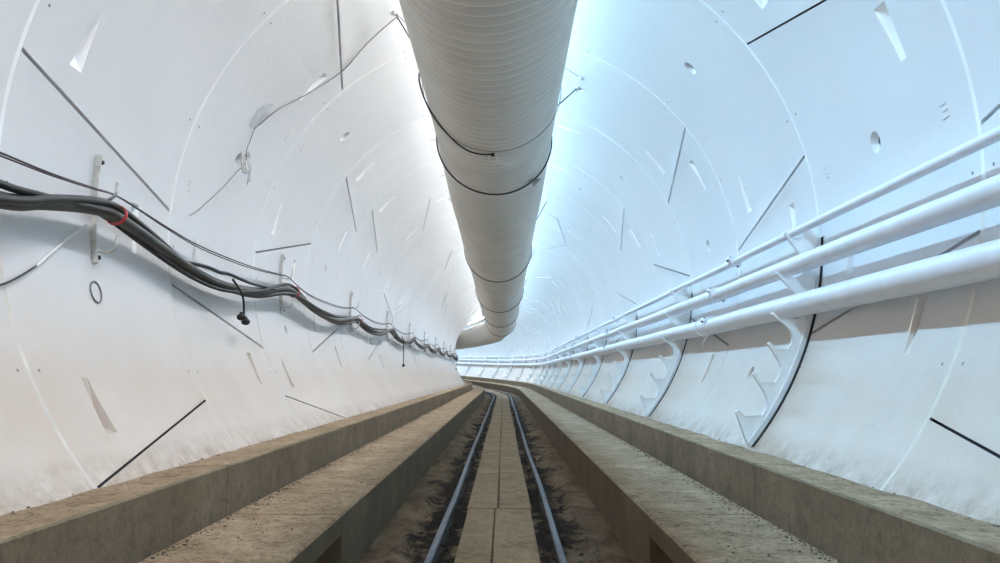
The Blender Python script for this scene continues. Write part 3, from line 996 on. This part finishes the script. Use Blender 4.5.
# loose wire from the crown down the left wall
def wall_wire(name, pts, r, mat, label):
    bm = bmesh.new(); tube(bm, [PC(s, d, R - h) for s, d, h in smooth_pts(pts, 6)], r, 6)
    o = link_mesh(name, bm, [mat], smooth=True); tag(o, label, 'wire')
wall_wire('loose_wire', [(5.22, -22.4, .03), (5.44, -31, .012), (5.58, -37.4, .012), (5.56, -43.3, .012), (5.44, -50, .012), (5.29, -55, .012), (5.2, -59.3, .012), (5.11, -62.4, .02)], .0045, M['wirel'], 'thin grey wire running down the left vault from beside the duct')
wall_wire('loose_wire', [(5.11, -62.4, .02), (5.16, -65, .012), (5.13, -67, .03), (5.15, -69.8, .05), (5.14, -72.4, .02), (5.02, -76.9, .012), (4.76, -82.9, .012), (4.62, -85.2, .012)], .0028, M['wirel'], 'short grey wire trailing below the white looped wire on the left wall')
# coil where the wire is tied to a socket
bm = bmesh.new()
c = PC(5.17, -69.6, R - .03)
for q in range(3):
    pts = [c + Vector((.01 * q, .045 * math.cos(t) + .01 * q, .075 * math.sin(t))) for t in [i * PI / 8 + .6 for i in range(12 + q)]]
    tube(bm, pts, .0045, 6)
tube(bm, [c + Vector((0, .04, .06)), c + Vector((.03, .06, -.02)), c + Vector((.02, .07, -.12))], .003, 5)
tube(bm, [c + Vector((0, .02, .06)), c + Vector((.03, .03, -.04)), c + Vector((.02, .03, -.15))], .003, 5)
o = link_mesh('wire_coil', bm, [M['hook']], smooth=True); tag(o, 'small coil of pale wire tied to a socket high on the left wall', 'wire')
wall_wire('loose_wire', [(2.70, -105.6, .01), (2.82, -104.9, .012), (2.94, -103.5, .012), (3.07, -101.6, .01)], .0045, M['cable2'], 'short black wire stub on the left wall below the cable bundle')
wall_wire('loose_wire', [(3.08, -101.5, .008), (3.16, -99.9, .008), (3.26, -98.0, .008), (3.36, -96.0, .01), (3.45, -94.2, .03)], .007, M['bracket'], 'short white painted wire below the cable bundle on the left wall')

# grey grout smear around the socket where the loose wire starts down
bm = bmesh.new()
rnd = random.Random(3); cen = (5.14, -59.0)
ring_ = []
for i in range(22):
    t = 2 * PI * i / 22
    ring_.append((cen[0] + (.10 + rnd.uniform(-.02, .03)) * math.cos(t) + .05 * math.sin(t), cen[1] + (3.6 + rnd.uniform(-.6, .9)) * math.sin(t)))
for i in range(22):
    a, b = ring_[i], ring_[(i + 1) % 22]
    m1 = [bm.verts.new(PC(cen[0], cen[1], R - .004)), bm.verts.new(PC(cen[0] + (a[0] - cen[0]) * .8, cen[1] + (a[1] - cen[1]) * .8, R - .003)), bm.verts.new(PC(cen[0] + (b[0] - cen[0]) * .8, cen[1] + (b[1] - cen[1]) * .8, R - .003))]
    bm.faces.new(m1)
    q = [m1[1], m1[2], bm.verts.new(PC(b[0], b[1], R + .002)), bm.verts.new(PC(a[0], a[1], R + .002))]
    bm.faces.new(q)
bmesh.ops.remove_doubles(bm, verts=bm.verts, dist=.0004)
o = link_mesh('grout_smear', bm, [M['grout']], smooth=True); tag(o, 'patch of grey grout smeared high on the left wall', 'patch')

# ------------------------------------------------------------------ rubble: loose grit on kerbs and walkways
bm = bmesh.new(); rnd = random.Random(11)
def stone(c, r):
    n = rnd.randint(5, 7); top = []; bot = []
    h = r * rnd.uniform(.4, .9); e = rnd.uniform(.5, 1); a0 = rnd.uniform(0, PI)
    for i in range(n):
        t = 2 * PI * i / n; q = r * rnd.uniform(.7, 1.1)
        d = Vector((math.cos(t) * q, math.sin(t) * q * e, 0)); d.rotate(Matrix.Rotation(a0, 3, 'Z'))
        bot.append(bm.verts.new(c + d)); top.append(bm.verts.new(c + d * .6 + Vector((0, 0, h))))
    for i in range(n):
        bm.faces.new((bot[i], bot[(i + 1) % n], top[(i + 1) % n], top[i]))
    bm.faces.new(top)
for i in range(5200):
    s = 1.5 + 16 * rnd.random() ** 1.7
    side = rnd.choice((-1, 1)); z = rnd.random()
    ku = KERB_R if side > 0 else KERB_L; bu = BEN_R if side > 0 else BEN_L
    r = rnd.choice((.002, .003, .003, .004, .005, .007)) * (1.0 if z < .6 else .8)
    if z < .78:
        u = ku - side * abs(rnd.gauss(0, .028)) - side * .046; v = BT + .002
    elif z < .9:
        u = side * (1.31 + rnd.random() * .065); v = KT - .008
    else:
        u = bu + side * (.03 + rnd.random() * .40); v = BT + .002
    stone(P(s, u, v), r)
o = link_mesh('gravel', bm, [M['stone']]); tag(o, 'loose grit and small stones scattered on the kerbs and walkways', 'gravel', None, 'stuff')

bm = bmesh.new()
for i in range(900):
    s = 2.6 + 12 * rnd.random() ** 1.6
    u = rnd.choice((-.285, .33)) + rnd.gauss(0, .07)
    if -.19 < u < .245: u = rnd.choice((-.23, .275)) + rnd.uniform(-.02, .015)
    stone(P(s, u, -1.682), rnd.choice((.005, .008, .012, .016)))
o = link_mesh('mud_clods', bm, [M['rust']]); tag(o, 'dark clods of mud lying beside the rails', 'mud', None, 'stuff')

# ------------------------------------------------------------------ world, camera
w = bpy.data.worlds.new('world'); scene.world = w; w.use_nodes = True
w.node_tree.nodes['Background'].inputs[0].default_value = (.92, .88, .82, 1)
w.node_tree.nodes['Background'].inputs[1].default_value = 0.75
cam = bpy.data.cameras.new('camera'); co = bpy.data.objects.new('camera', cam); COL.objects.link(co)
cam.sensor_width = 36; cam.lens = 790 / 1000 * 36; cam.clip_start = .05; cam.clip_end = 300
co.location = (.0542, 0, Z0 - .7843)
co.rotation_euler = (PI / 2 + .116, 0, .0040)
scene.camera = co
vs = scene.view_settings
vs.view_transform = 'Standard'; vs.look = 'None'; vs.gamma = 1; vs.use_curve_mapping = False
vs.exposure = 0.0
try:
    scene.cycles.max_bounces = 14; scene.cycles.diffuse_bounces = 10
except Exception: pass
